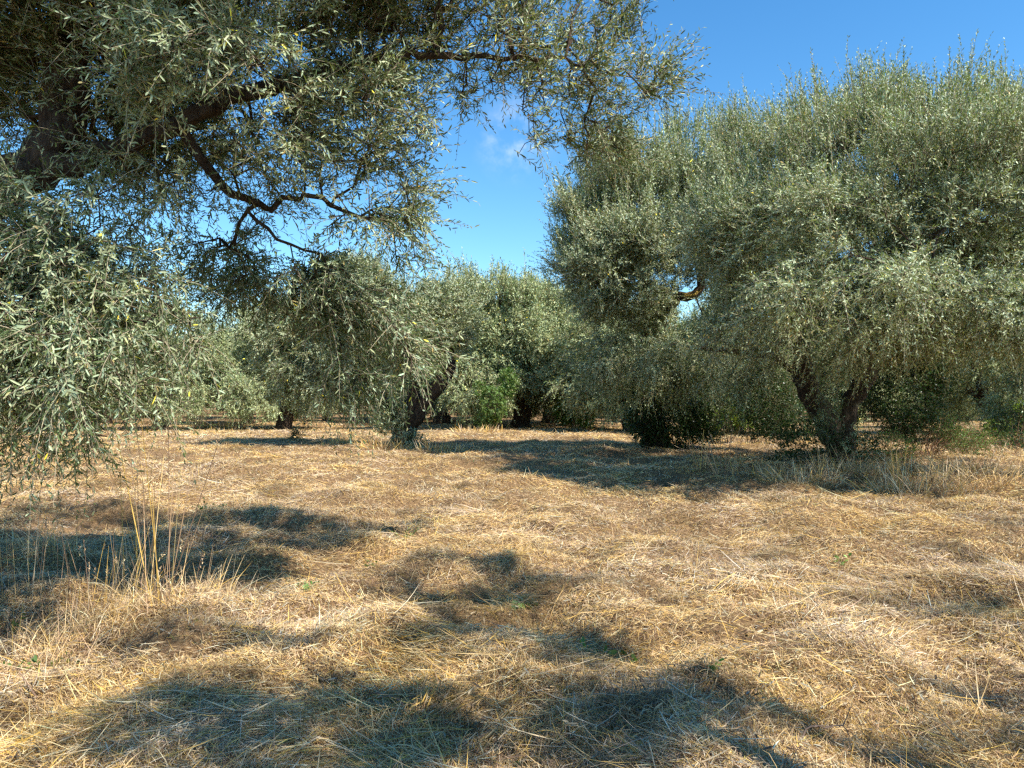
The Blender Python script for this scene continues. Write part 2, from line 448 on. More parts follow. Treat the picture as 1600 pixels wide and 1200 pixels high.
def olive_tree(label, limbs, blobs, seed, n_pts, per_node=3, K=16, leaf=(.062, .013), detail=False, base=(0, 0, 0),
               shoot_len=(.18, .42), upright=.3, droopy=.5, zmid=4.0, zspan=2.0, gap=.0, gs=1.0, step=.28, bark=None,
               lmat=None, group=None, tmin=None, keepf=None, name='olive_tree', extra_pts=None, rmax=.014, twig_r=.0015, sides=14, gnarl=.16,
               trunk_jit=.3, lichen_limb=None, clump=.5, frac=.75, limb_step=.2, water=0, water_len=(.7, 1.3), twig_col=(.34, .28, .19), flare=True):
    rng = np.random.default_rng(seed)
    base = np.asarray(base, float)
    lim = [smooth_poly(P, R, limb_step, rng, trunk_jit) for P, R in limbs]
    pts = sample_blobs(blobs, n_pts, rng, gap=gap, gs=gs, clump=clump, frac=frac)
    if extra_pts is not None: pts = np.vstack([pts, extra_pts])
    if keepf is not None: pts = pts[keepf(pts)]
    A, par, rad, fixed, BD, chains = grow(lim, pts, step, rng, tmin=tmin)
    root = thing(name, label, 'tree', tuple(base), group)
    bark = bark or M_BARK
    big = [(P - base, R) for P, R, f in chains if f]
    if lichen_limb is not None:
        v, f = tubes([(P - base, R) for P, R in [lim[lichen_limb]]], 14, gnarl, rng)
        np_mesh('lichened_limb', v, f, M_BARK_LICHEN, root, smooth=True)['label'] = 'crooked limb covered in orange-yellow lichen'
        big = [(P, R) for P, R in big if np.abs(P[-1] + base - lim[lichen_limb][0][-1]).max() > 1e-4]
    v, f = tubes(big, sides, gnarl, rng)
    np_mesh('trunk', v, f, bark, root, smooth=True)
    mid = [(P - base, R) for P, R, f in chains if not f]
    v, f = tubes(mid, 5)
    np_mesh('branches', v, f, bark, root, smooth=True)
    thin = np.where((~fixed) & (rad < rmax))[0]
    idx = np.repeat(thin, per_node)
    S = len(idx)
    ctr = np.average(np.array([b[:3] for b in blobs]), axis=0, weights=np.array([b[3] * b[4] * b[5] for b in blobs]))
    ctr = ctr + np.array([0, 0, -.8])
    Bp = A[idx] + rng.normal(0, .02, (S, 3)) - BD[idx] * rng.random((S, 1)) * step
    outw = Bp - ctr
    outw[:, 2] = np.where(outw[:, 2] < 0, outw[:, 2] * .25, outw[:, 2])
    outw = unit(outw)
    hz = np.clip((Bp[:, 2] - zmid) / zspan, -1, 1)
    up = np.where(hz > 0, hz * upright * 2.0, hz * droopy * .9)
    D = unit(BD[idx] * .32 + outw * (.36 + .14 * np.clip(hz, 0, 1))[:, None] + rng.normal(0, .46, (S, 3)) + np.array([0, 0, 1]) * (up + .12)[:, None])
    Ls = rng.uniform(shoot_len[0], shoot_len[1], S) * (1 + np.clip(hz, 0, 1) * .35 * (rng.random(S)))
    dr = np.clip(droopy * (.5 - .55 * hz), .02, 1.2) * rng.uniform(.5, 1.3, S)
    v, f, c, tv, tf = shoots(Bp - base, D, Ls, K, dr, leaf[0], leaf[1], rng, detail, twig_r=twig_r)
    if water:
        topn = np.where((~fixed) & (rad < rmax) & (A[:, 2] > np.quantile(A[:, 2], .5)))[0]
        # nodes with nothing above them carry the long upright shoots
        cell = {}
        for i in topn:
            kx = (int(A[i, 0] // .35), int(A[i, 1] // .35))
            if kx not in cell or A[i, 2] > A[cell[kx], 2]: cell[kx] = i
        cand = np.array(list(cell.values()))
        wi = rng.choice(cand, water)
        Dw = unit(np.array([0, 0, 1.0]) + rng.normal(0, .16, (water, 3)) + unit(A[wi] - ctr) * .25)
        Lw = rng.uniform(water_len[0], water_len[1], water) * rng.uniform(.5, 1, water)
        v2, f2, c2, tv2, tf2 = shoots(A[wi] + rng.normal(0, .08, (water, 3)) - base, Dw, Lw, int(K * 2.1), np.full(water, .02), leaf[0], leaf[1], rng, detail, spread=.6, twig_r=twig_r * 1.3)
        f = np.vstack([f, f2 + len(v)]); v = np.vstack([v, v2]); c = np.vstack([c, c2])
        tf = np.vstack([tf, tf2 + len(tv)]); tv = np.vstack([tv, tv2])
    np_mesh('crown', v, f, lmat or M_LEAF, root, c)
    tcol = np.repeat(np.array(twig_col)[None] * rng.uniform(.6, 1.5, (len(tf) // 6, 1)), 6, 0)
    np_mesh('twigs', tv, tf, M_TWIG, root, tcol)
    print('tree', label[:40], 'nodes', len(A), 'shoots', S, 'leaves', len(c) // (2 if detail else 1))
    return root
#SECTION2
# ------------------------------------------------------------------ ground
def axis(lo, hi, fine_lo, fine_hi, step, grow_=1.09):
    a = list(np.arange(fine_lo, fine_hi, step))
    s, x = step, fine_hi
    while x < hi:
        a.append(x); s *= grow_; x += s
    a.append(hi)
    s, x = step, fine_lo - step
    pre = []
    while x > lo:
        pre.append(x); s *= grow_; x -= s
    pre.append(lo)
    return np.array(pre[::-1] + a)

gx = axis(-600, 600, -7, 7, .05)
gy = axis(-200, 900, 2.0, 13, .05, 1.05)
GX, GY = np.meshgrid(gx, gy)
GZ = height(GX, GY)
nx, ny = len(gx), len(gy)
ii = (np.arange(ny - 1)[:, None] * nx + np.arange(nx - 1)[None]).ravel()
gm, t, o = new_mat('dry_soil')
L = t.links.new
tcn = t.nodes.new('ShaderNodeTexCoord')
n1 = t.nodes.new('ShaderNodeTexNoise'); n1.inputs['Scale'].default_value = .55; n1.inputs['Detail'].default_value = 8; n1.inputs['Roughness'].default_value = .7
n2 = t.nodes.new('ShaderNodeTexNoise'); n2.inputs['Scale'].default_value = 24; n2.inputs['Detail'].default_value = 8; n2.inputs['Roughness'].default_value = .75
mp = t.nodes.new('ShaderNodeMapping'); mp.inputs['Scale'].default_value = (1, 2.2, 1)
r1 = t.nodes.new('ShaderNodeValToRGB')
e = r1.color_ramp.elements
e[0].position = .34; e[0].color = (.10, .058, .032, 1)
e[1].position = .62; e[1].color = (.48, .33, .18, 1)
x = e.new(.5); x.color = (.27, .175, .095, 1)
r2 = t.nodes.new('ShaderNodeValToRGB')
e = r2.color_ramp.elements
e[0].position = .35; e[0].color = (.75, .70, .66, 1)
e[1].position = .7; e[1].color = (1.15, 1.1, 1.0, 1)
ml = t.nodes.new('ShaderNodeMix'); ml.data_type = 'RGBA'; ml.blend_type = 'MULTIPLY'; ml.inputs['Factor'].default_value = 1
p = t.nodes.new('ShaderNodeBsdfPrincipled'); p.inputs['Roughness'].default_value = .95; p.inputs['Specular IOR Level'].default_value = .1
b = t.nodes.new('ShaderNodeBump'); b.inputs['Strength'].default_value = .9; b.inputs['Distance'].default_value = .05
L(tcn.outputs['Object'], mp.inputs['Vector']); L(mp.outputs[0], n2.inputs['Vector']); L(tcn.outputs['Object'], n1.inputs['Vector'])
L(n2.outputs['Fac'], r1.inputs['Fac']); L(n1.outputs['Fac'], r2.inputs['Fac'])
L(r1.outputs['Color'], ml.inputs['A']); L(r2.outputs['Color'], ml.inputs['B'])
L(ml.outputs['Result'], p.inputs['Base Color']); L(n2.outputs['Fac'], b.inputs['Height']); L(b.outputs[0], p.inputs['Normal'])
L(p.outputs[0], o.inputs['Surface'])
gr = np_mesh('ground', np.stack([GX.ravel(), GY.ravel(), GZ.ravel()], 1), np.stack([ii, ii + 1, ii + nx + 1, ii + nx], 1), gm, smooth=True)
tag(gr, 'dry mown orchard floor of brown soil and straw', 'ground', kind='structure')

# ------------------------------------------------------------------ straw
def strips(B, D, Ls, Wd, droop, m, rng, side=None, tipw=.25):
    S = len(B)
    if side is None:
        side = unit(np.cross(D, rng.normal(size=(S, 3))))
    tt = np.arange(m + 1) / m
    g = np.array([0, 0, -1.0])
    s = tt[None] * Ls[:, None]
    P = B[:, None] + D[:, None] * s[..., None] + g * (droop[:, None] * s * tt[None])[..., None]
    wd = Wd[:, None] * np.interp(tt, [0, .5, 1], [.8, 1, tipw])[None]
    V = np.stack([P + side[:, None] * wd[..., None] * .5, P - side[:, None] * wd[..., None] * .5], 2).reshape(-1, 3)
    b = (np.arange(S) * (m + 1) * 2)[:, None]; i = (np.arange(m) * 2)[None]
    F = np.stack([b + i, b + i + 1, b + i + 3, b + i + 2], -1).reshape(-1, 4)
    return V, F

STRAW_COLS = np.array([[.78, .57, .31], [.72, .49, .22], [.72, .46, .12], [.52, .34, .20], [.26, .16, .10], [.84, .67, .44], [.36, .28, .13]])
def straw_cols(n, rng, wts, gain=1.0):
    c = STRAW_COLS[rng.choice(len(STRAW_COLS), n, p=np.array(wts) / sum(wts))]
    return np.clip(c * rng.normal(1, .16, (n, 1)) * gain, .02, .85)

def field_xy(n, rng, d0, d1, half=.86, power=0.0):
    u = rng.random(n)
    d = d0 * (d1 / d0) ** u if power == 0 else d0 + (d1 - d0) * u ** power
    a = rng.uniform(-half, half, n)
    return d * a, d

def litter(n, seed, d0, d1, lmin, lmax, wmin, wts, zr, pitch, m=2, name='straw_litter', label='', half=.86, clump=0.0, gain=1.0):
    rng = np.random.default_rng(seed)
    x, y = field_xy(n, rng, d0, d1, half)
    if clump > 0:
        q = .6 * vnoise(x / .55, y / .55, 31) + .4 * vnoise(x / 1.7, y / 1.7, 32)
        k = rng.random(n) < np.clip((q - clump) * 4, .10, 1)
        x, y = x[k], y[k]; n = len(x)
    r = np.hypot(x, y)
    z = height(x, y) + rng.random(n) ** 1.6 * zr
    flow = 6.28 * vnoise(x / 1.3, y / 1.3, 21)
    az = np.where(rng.random(n) < .5, flow + rng.normal(0, .5, n), rng.uniform(0, 6.28, n))
    el = rng.normal(.06, pitch, n)
    D = np.stack([np.cos(az) * np.cos(el), np.sin(az) * np.cos(el), np.sin(el)], 1)
    Ls = (lmin + (lmax - lmin) * rng.random(n) ** 2.2) * (1 + r / 25)
    W = np.maximum(wmin * rng.uniform(.6, 1.5, n), r * .00042)
    side = unit(np.cross(D, np.array([0, 0, 1.0]) + rng.normal(0, .6, (n, 3))))
    P = np.stack([x, y, z], 1) - D * Ls[:, None] * .4
    # keep the pieces on top of the ground
    P[:, 2] = np.maximum(P[:, 2], height(P[:, 0], P[:, 1]) + .002)
    V, F = strips(P, D, Ls, W, rng.uniform(-.25, .55, n), m, rng, side)
    patch = .70 + .38 * vnoise(x / 1.1, y / 1.1, 33) + .26 * vnoise(x / .4, y / .4, 34)
    gold = vnoise(x / .7, y / .7, 35)[:, None]
    c = straw_cols(n, rng, wts, gain) * patch[:, None] * (1 + (gold - .5) * np.array([.10, -.02, -.50]))
    th = vnoise(x / .95 + 5, y / .8, 51) * .6 + vnoise(x / .3, y / .3, 52) * .4
    c = c * (1 - .6 * np.clip((th - .60) * 8, 0, 1))[:, None]
    c = np.clip(c, .01, .9)
    c = np.repeat(c, m, 0)
    ob = np_mesh(name, V, F, M_STRAW, None, c)
    tag(ob, label, 'straw', kind='stuff')
    print(name, n)

litter(1250000, 1, 2.2, 55, .02, .09, .0023, [3, 4, 2.5, 2.5, 1.5, 2.2, .5], .05, .32, 3, 'straw_litter', 'short dry straw clippings matted over the whole field', gain=1.0, clump=.19)
litter(130000, 2, 2.2, 40, .08, .36, .0038, [3, 4, 4, 1.2, .5, 3, .6], .07, .14, 4, 'loose_straw', 'long loose golden stalks lying in windrows on the cut field', clump=.42)
litter(110000, 3, 2.2, 28, .05, .16, .0020, [2, 2, 1, 3, 3, 1, 1.2], .01, .65, 2, 'stubble', 'short brown stubble standing up between the mown straw', clump=.46)

def tufts(nt_, k, seed):
    # low clumps of flattened straw that stick up out of the mat
    rng = np.random.default_rng(seed)
    x, y = field_xy(nt_, rng, 2.2, 26, .86)
    q = vnoise(x / .9, y / .9, 41)
    kk = rng.random(nt_) < np.clip((q - .3) * 2.5, .1, 1); x, y = x[kk], y[kk]; m_ = len(x)
    X = np.repeat(x, k); Y = np.repeat(y, k); n = len(X)
    R = np.repeat(rng.uniform(.02, .09, m_) * (1 + np.hypot(x, y) / 20), k)
    main = np.repeat(rng.uniform(0, 6.28, m_), k)
    X = X + rng.normal(0, 1, n) * R; Y = Y + rng.normal(0, 1, n) * R
    az = main + rng.normal(0, 1.1, n); el = rng.normal(.6, .4, n)
    D = np.stack([np.cos(az) * np.cos(el), np.sin(az) * np.cos(el), np.sin(el)], 1)
    Ls = np.repeat(rng.uniform(.07, .22, m_), k) * rng.uniform(.5, 1.3, n)
    r = np.hypot(X, Y)
    V, F = strips(np.stack([X, Y, height(X, Y)], 1), D, Ls, np.maximum(.0026, r * .00045), rng.uniform(.4, 1.3, n), 3, rng)
    tone = np.repeat(rng.uniform(.6, 1.15, m_), k)[:, None]
    c = straw_cols(n, rng, [3, 3, 1.5, 3, 2.5, 1.5, .8]) * tone
    o_ = np_mesh('straw_tufts', V, F, M_STRAW, None, np.repeat(c, 3, 0))
    tag(o_, 'rough low tufts of dead grass left by the mower', 'dry grass', kind='stuff')
tufts(24000, 18, 8)

# ------------------------------------------------------------------ trees
def pb(px, py, d, rx, ry, rz, wt=1.0):
    p = at(px, py, d)
    return (p[0], p[1], p[2], rx, ry, rz, wt)

def limb(*pp):
    """limb(px,py,d,r, px,py,d,r, ...)"""
    P = [at(pp[i], pp[i + 1], pp[i + 2]) for i in range(0, len(pp), 4)]
    return np.array(P), np.array([pp[i + 3] for i in range(0, len(pp), 4)])

# the near tree, its trunk just out of the frame on the left
near_limbs = [
    (np.array([[-4.75, 5.3, -.15], [-4.65, 5.3, .15], [-4.45, 5.2, 1.1], [-4.1, 5.15, 2.0], at(-70, 340, 5.1)]), np.array([.58, .46, .38, .34, .26])),
    limb(-70, 340, 5.1, .2, 20, 285, 5.1, .095, 150, 240, 5.2, .075, 275, 190, 5.3, .055, 400, 140, 5.4, .055, 560, 90, 5.5, .036, 720, 85, 5.6, .022, 880, 88, 5.7, .012),
    limb(-60, 320, 5.1, .18, 70, 230, 5.2, .15, 95, 100, 5.3, .13, 120, -80, 5.3, .09, 200, -300, 5.2, .04),
    limb(275, 190, 5.3, .038, 325, 270, 5.4, .030, 400, 320, 5.5, .024, 480, 303, 5.6, .019, 560, 340, 5.6, .013),
    limb(385, 328, 5.5, .015, 430, 372, 5.5, .011, 500, 398, 5.7, .008),
    limb(-60, 340, 5.1, .09, 0, 420, 4.9, .045, 80, 480, 4.7, .022),
    limb(95, 100, 5.3, .08, 250, -20, 5.0, .06, 450, -100, 4.8, .04, 650, -120, 4.7, .02),
]
near_blobs = [
    pb(100, 40, 5.6, 1.3, 1.2, .9, .8), pb(420, 60, 5.5, 1.0, 1.0, .62, .8), pb(660, 50, 5.6, .85, .7, .5, .9), pb(860, 95, 5.8, .5, .5, .36, 1.0),
    pb(985, 145, 6.1, .27, .40, .26, 1.3), pb(930, 10, 6.2, .4, .4, .3, .9), pb(400, -150, 5.3, 1.8, 1.6, .7, .7), pb(50, -150, 5.0, 1.5, 1.5, 1.0, .7), pb(760, -110, 5.6, .8, 1, .5, .6),
    pb(540, 190, 5.4, .6, .5, .33, 1.5), pb(440, 210, 5.0, .4, .4, .22, 1.2), pb(300, 90, 4.4, .6, .5, .35, .9), 
    pb(610, 290, 5.5, .28, .4, .36, 1.4), pb(640, 385, 5.6, .26, .3, .16, 1.6), pb(735, 365, 5.7, .2, .2, .06, 1.1),
    pb(835, 235, 5.9, .16, .25, .2, .8), pb(910, 210, 6.1, .2, .25, .15, .9), pb(960, 215, 6.4, .3, .3, .12, 1.1), pb(850, 262, 6.3, .14, .2, .12, .8),
    pb(30, 470, 4.5, .7, .7, .5, 1.2), pb(200, 500, 4.7, .42, .6, .42, 1.2), pb(90, 600, 4.4, .5, .5, .22, 1.2), pb(230, 610, 4.5, .16, .25, .2, 1.2),
    pb(20, 330, 4.7, .4, .5, .3), pb(30, 380, 4.4, .6, .4, .2, 1.5), pb(60, 290, 4.3, .5, .3, .16, 1.1), pb(200, 260, 4.6, .45, .3, .14, .3), pb(40, 560, 4.1, .4, .4, .3, 1.2), pb(150, 400, 4.8, .4, .5, .3), pb(120, 690, 4.6, .5, .4, .10, .45), pb(240, 700, 4.2, .05, .05, .10, 2.5),
    pb(500, 455, 5.8, .42, .5, .26, 1.0), pb(610, 500, 5.9, .3, .4, .3, 1.0), pb(640, 610, 5.2, .12, .12, .26, 1.5), pb(640, 690, 5.1, .06, .08, .16, 2.0),
    pb(330, 290, 6.4, .9, .6, .45, .55), pb(300, 420, 6.0, .6, .5, .32, .8), pb(180, 190, 6.2, .9, .8, .5, .6), pb(430, 440, 6.2, .5, .5, .25, .8), pb(560, 570, 6.0, .3, .3, .22, .8),
    pb(400, 290, 5.4, .42, .3, .24, .8), pb(540, 330, 5.5, .25, .3, .2, .9), pb(230, 300, 5.2, .35, .4, .2, .7),
    (2.2, 6.5, 5.7, 1.0, .7, .28, 1.6), (-1.3, 3.3, 5.5, 1.4, 1.0, .4, 1.0), (.5, 7.2, 6.15, .9, .7, .3, .7), (-1.0, 7.4, 6.3, 1.2, .8, .35, .6), (-2.6, 5.6, 6.0, 1.6, 1.4, .5, .4), (-1.8, 3.2, 5.1, 1.6, 1.1, .4, .4), (1.0, 7.0, 5.9, .9, .6, .3, 1.4), (-.9, 4.6, 4.4, .9, .5, .22, .9), (-.5, 6.3, 5.3, .9, .5, .3, 1.0),
]
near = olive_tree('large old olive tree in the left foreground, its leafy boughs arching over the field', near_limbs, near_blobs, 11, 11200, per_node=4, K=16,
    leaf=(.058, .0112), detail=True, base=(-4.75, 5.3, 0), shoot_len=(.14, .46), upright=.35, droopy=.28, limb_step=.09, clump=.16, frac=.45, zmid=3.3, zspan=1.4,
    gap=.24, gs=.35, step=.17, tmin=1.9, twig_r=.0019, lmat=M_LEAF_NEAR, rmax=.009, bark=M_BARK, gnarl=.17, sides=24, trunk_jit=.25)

# the big right-hand tree
b1 = (8.1, 19.0, 0)
l1 = [
    (np.array([[8.1, 19.0, -.15], [8.1, 19.0, .2], at(1285, 650, 18.8), at(1256, 590, 18.5), at(1243, 530, 18), at(1185, 420, 17), at(1150, 300, 16.5)]), np.array([.42, .34, .27, .24, .17, .10, .04])),
    limb(1318, 722, 18.95, .24, 1325, 640, 18.8, .22, 1365, 560, 18.4, .23, 1388, 490, 18, .19, 1400, 380, 17, .13, 1420, 250, 16.5, .07, 1430, 170, 16, .03),
    limb(1375, 545, 18.4, .15, 1410, 545, 19, .13, 1470, 530, 18.8, .11, 1540, 510, 18, .10, 1640, 380, 17, .04),
    limb(1375, 530, 18.2, .12, 1400, 450, 16, .09, 1420, 420, 13.5, .05, 1450, 420, 12, .03),
    limb(1252, 590, 18.5, .09, 1200, 555, 17.5, .07, 1110, 545, 16, .04),
    limb(1388, 490, 18, .12, 1340, 380, 17, .08, 1300, 250, 16, .04),
    limb(1400, 380, 17, .09, 1500, 280, 16, .06, 1560, 180, 15.5, .03),
]
bl1 = [
    pb(1350, 350, 15.2, 3.2, 3.8, 2.3), pb(1420, 260, 15, 2.0, 2.5, 1.25), pb(1580, 350, 14.5, 2.2, 3, 2.0), pb(1200, 290, 16, 1.3, 2.0, 1.3),
    pb(1190, 460, 13.5, .9, 1.5, .8, 1.2), pb(1330, 470, 11.8, 1.2, 1.4, .55, 1.6), pb(1480, 450, 11.6, 1.2, 1.4, .7, 1.4), pb(1620, 470, 12, 1.2, 1.5, .8),
    pb(1140, 540, 16, .9, 1.5, .5), pb(1240, 510, 12.6, 1.2, 1.2, .5, 1.6), pb(1350, 515, 13, 1.0, 1.2, .4, 1.6), pb(1540, 500, 12.3, 1.4, 1.3, .6, 1.4), pb(1470, 520, 14, 1.3, 1.4, .5, 1.2), pb(1300, 535, 13.2, 1.2, 1.0, .3, 1.3), pb(1420, 530, 13.2, 1.2, 1.0, .3, 1.3), pb(1160, 575, 17, 1.1, 1.2, .5, 1.2), pb(1350, 330, 12.5, 1.8, 1.2, 1.2, 1.0), pb(1200, 400, 14, 1.2, 1.4, 1.2, 1.2), (12.3, 13.5, 4.6, 2.2, 2.2, 1.6, .8), (12.6, 18.5, 4.6, 2.2, 2.2, 1.3, .8), pb(1440, 185, 15, 1.0, 1.4, .45, 1.0), pb(1560, 230, 15, 1.0, 1.5, .6), pb(1310, 215, 16, 1.0, 1.4, .7, 1.1),
    pb(1700, 300, 15, 1.8, 2.5, 2.0),
]
t1 = olive_tree('broad old olive tree on the right with two dark stems forking from one foot', l1, bl1, 12, 10800, per_node=4, K=20, leaf=(.078, .019),
    base=b1, shoot_len=(.25, .68), water_len=(.6, 1.05), upright=.75, droopy=.4, clump=.5, frac=.85, water=900, zmid=4.2, zspan=2.2, gap=.26, gs=1.1, step=.34, tmin=1.8, twig_r=.0028, rmax=.016, gnarl=.2, sides=20,
    keepf=lambda P: (((P - np.array([3.25, 15, 3.55])) / np.array([.75, 2.8, .55])) ** 2).sum(1) > 1)

b2 = (4.4, 24, 0)
l2 = [
    (np.array([[4.4, 24, -.1], [4.4, 24, .2], [4.35, 23.9, 1.2], [4.1, 23.6, 2.2], at(1010, 470, 23), at(990, 350, 22), at(980, 260, 21.5)]), np.array([.5, .42, .33, .26, .18, .1, .04])),
    (np.array([at(1010, 500, 23.2), at(1030, 490, 22.6), at(1048, 478, 22), at(1062, 462, 21.3), at(1085, 460, 21), at(1110, 380, 21), at(1100, 270, 21)]), np.array([.14, .14, .13, .12, .11, .08, .03])),
    limb(1010, 520, 23.3, .13, 960, 470, 22, .09, 910, 410, 21, .04),
]
bl2 = [
    pb(1000, 400, 21.5, 2.0, 2.6, 1.9), pb(1090, 300, 21.5, 1.6, 2, 1.4), pb(930, 400, 20.5, 1.1, 1.8, 1.5), pb(985, 290, 21, 1.4, 1.6, 1.2),
    pb(1140, 570, 21.5, 1.3, 1.4, .8), pb(1010, 550, 21, 1.0, 1.2, .8), pb(930, 560, 21, .8, 1, .7, 1.1), pb(1040, 600, 22.0, 1.1, 1.0, .6, 1.0), pb(1190, 600, 22, .9, 1.0, .7, 1.2), pb(1090, 225, 21.5, .9, 1.2, .5, 1.2),
    pb(1180, 400, 22, 1.5, 2, 2.0),
]
def hole(P):
    q = np.array([5.0, 21, 4.45])
    return (((P - q) / np.array([.85, 2.6, .6])) ** 2).sum(1) > 1
t2 = olive_tree('tall olive tree behind the right one, with a bare orange-lichened branch', l2, bl2, 13, 6000, per_node=4, K=19, leaf=(.095, .024),
    base=b2, shoot_len=(.3, .75), upright=.7, droopy=.4, clump=.55, frac=.85, water=520, zmid=4.2, zspan=2.6, gap=.24, gs=1.3, step=.4, tmin=1.8, twig_r=.0035, rmax=.02, lichen_limb=1,
    keepf=hole)

b3 = (-3.5, 25, 0)
l3 = [
    (np.array([[-3.5, 25, -.1], [-3.5, 25, .2], [-3.3, 24.9, 1.0], at(650, 600, 24.8), at(635, 530, 24.5), at(620, 450, 24)]), np.array([.45, .38, .28, .2, .13, .05])),
    (np.array([[-3.3, 24.95, .7], at(668, 625, 24.6), at(700, 575, 24.3), at(695, 520, 24), at(720, 460, 23.8)]), np.array([.22, .24, .24, .16, .06])),
    (np.array([[-3.5, 25, .4], at(590, 620, 24.8), at(540, 570, 24.6), at(480, 530, 24)]), np.array([.24, .2, .13, .05])),
]
bl3 = [pb(600, 500, 24, 2.2, 2.2, 1.2), pb(470, 540, 24, 1.5, 1.9, 1.3), pb(705, 490, 24, 1.0, 1.6, 1.0), pb(560, 590, 23.5, .8, 1.2, .6, .7), pb(480, 610, 23.8, .9, 1.2, .7), pb(540, 440, 24, 1.2, 1.4, .7)]
t3 = olive_tree('squat olive tree left of centre with a thick stem leaning right', l3, bl3, 14, 3000, per_node=5, K=15, leaf=(.105, .027),
    base=b3, shoot_len=(.28, .55), upright=.5, droopy=.5, clump=.6, water=120, zmid=3.6, zspan=2.0, gap=.22, gs=1.2, step=.4, tmin=1.2, twig_r=.0035, rmax=.02)

# orchard trees farther off: three grown forms, copied
def template(seed, label, lean, h, rad, group=None):
    rng = np.random.default_rng(seed)
    fk = 1.1 + rng.random() * .4
    lim = [(np.array([[0, 0, -.1], [0, 0, .2], [lean * .4, 0, fk], [lean, .2, h * .45], [lean * 1.3, .3, h * .8]]), np.array([.48, .4, .3, .2, .05]))]
    for k in range(4):
        a = k * 1.57 + rng.uniform(-.5, .5)
        c, s = math.cos(a), math.sin(a)
        lim.append((np.array([[lean * .35, 0, fk * .9], [lean * .4 + c * .9, s * .9, h * .36], [lean * .5 + c * rad * .6, s * rad * .6, h * .62]]), np.array([.24, .18, .06])))
    bl = [(lean * .6, 0, h * .62, rad * .8, rad * .8, h * .30, 1)]
    for k in range(6):
        a = k * 1.05 + rng.uniform(-.3, .3); c, s = math.cos(a), math.sin(a)
        bl.append((lean * .5 + c * rad * .62, s * rad * .62, h * rng.uniform(.24, .60), rad * .45, rad * .45, h * .22, 1))
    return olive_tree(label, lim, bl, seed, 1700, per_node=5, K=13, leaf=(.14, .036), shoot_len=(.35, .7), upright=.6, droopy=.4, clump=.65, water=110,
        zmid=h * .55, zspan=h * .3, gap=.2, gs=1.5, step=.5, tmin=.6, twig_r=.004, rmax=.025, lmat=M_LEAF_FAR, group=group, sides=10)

def move(root, px, d, rz, s, label=None, group=None):
    root.location = ((px - 800) / FPX * d, d, float(height(np.array([(px - 800) / FPX * d]), np.array([float(d)]))[0]) - .03)
    root.rotation_euler = (0, 0, rz)
    root.scale = (s, s, s)
    if label: root['label'] = label
    if group: root['group'] = group

def copy_tree(root, px, d, rz, s, label, group=None):
    r = root.copy(); C.objects.link(r)
    if 'group' in r: del r['group']
    for ch in root.children:
        c = ch.copy(); C.objects.link(c); c.parent = r
    move(r, px, d, rz, s, label, group)
    return r

tA = template(21, 'a', .9, 6.6, 3.3)
tB = template(22, 'b', -.6, 7.2, 3.4)
tC = template(23, 'c', .2, 6.0, 3.0)
move(tA, 388, 50, 3.0, 1.0, 'olive tree with a short forked trunk, standing in sun beyond the left foreground boughs')
move(tB, 752, 43, 3.3, 1.32, 'olive tree at the centre whose bare trunk slants down to an ivy-covered foot')
move(tC, 815, 44, 1.0, 1.45, 'olive tree with a stout twin trunk just right of the ivy-covered one')
copy_tree(tA, 858, 52, .6, 1.5, 'slender pale olive tree in the middle distance, behind the stout twin trunk')
copy_tree(tC, 893, 47, 2.2, 1.45, 'olive tree with fresh green suckers round its foot, left of the tall lichened one')
copy_tree(tB, 512, 58, 1.7, 1.0, 'olive tree with a thick low stump-like trunk, behind the squat leaning one')
copy_tree(tA, 1562, 36, 2.6, .95, 'olive tree at the right edge with a slanting stem above bright weeds')
copy_tree(tC, 1480, 44, .3, .85, 'small silvery olive tree seen under the right-hand crown, beyond the bramble')
copy_tree(tB, 250, 40, 4.0, 1.0, 'olive tree half hidden by the hanging leaves at the left')
copy_tree(tC, 60, 38, 5.0, 1.0, 'olive tree near the left edge behind the foreground boughs')
copy_tree(tA, -180, 19, 4.4, .95, 'olive tree just outside the left edge that shades the far-left straw')
copy_tree(tB, 1720, 27, 1.1, 1.05, 'olive tree just past the right edge of the view')
copy_tree(tC, 445, 42, 1.3, 1.2, 'rounded olive tree just left of and behind the squat leaning one')
copy_tree(tA, 690, 52, 2.1, 1.4, 'olive tree standing in the gap between the squat olive and the ivy-covered one')
copy_tree(tC, 160, 50, 2.9, 1.3, 'olive tree seen through the lower hanging leaves, right of the one near the left edge')
copy_tree(tB, 1150, 35, 2.0, 1.0, 'olive tree in the shade behind the thicket, between the two big right-hand olives')
copy_tree(tA, 1310, 34, 5.2, 1.0, 'olive tree straight behind the fork of the big right-hand olive')
copy_tree(tC, 985, 39, 3.9, 1.25, 'olive tree filling the gap just behind the tall lichened one')
rng = np.random.default_rng(5)
k = 0
for row, d in enumerate([58, 68, 79, 91, 105, 122]):
    n = int(2 * .74 * d / 9.5)
    for i in range(n + 1):
        xx = (-.74 + 1.48 * i / n) * d + rng.normal(0, 1.0)
        dd = d + rng.normal(0, 1.5)
        px = 800 + xx / dd * FPX
        if row == 0 and min(abs(px - q) for q in (512, 388, 752, 815, 858, 893)) < 60: continue
        copy_tree([tA, tB, tC][k % 3], px, dd, rng.uniform(0, 6.28), rng.uniform(1.0, 1.5),
                  'silvery olive tree in the crowded far rows of the grove', 'olive trees in the far rows of the grove')
        k += 1

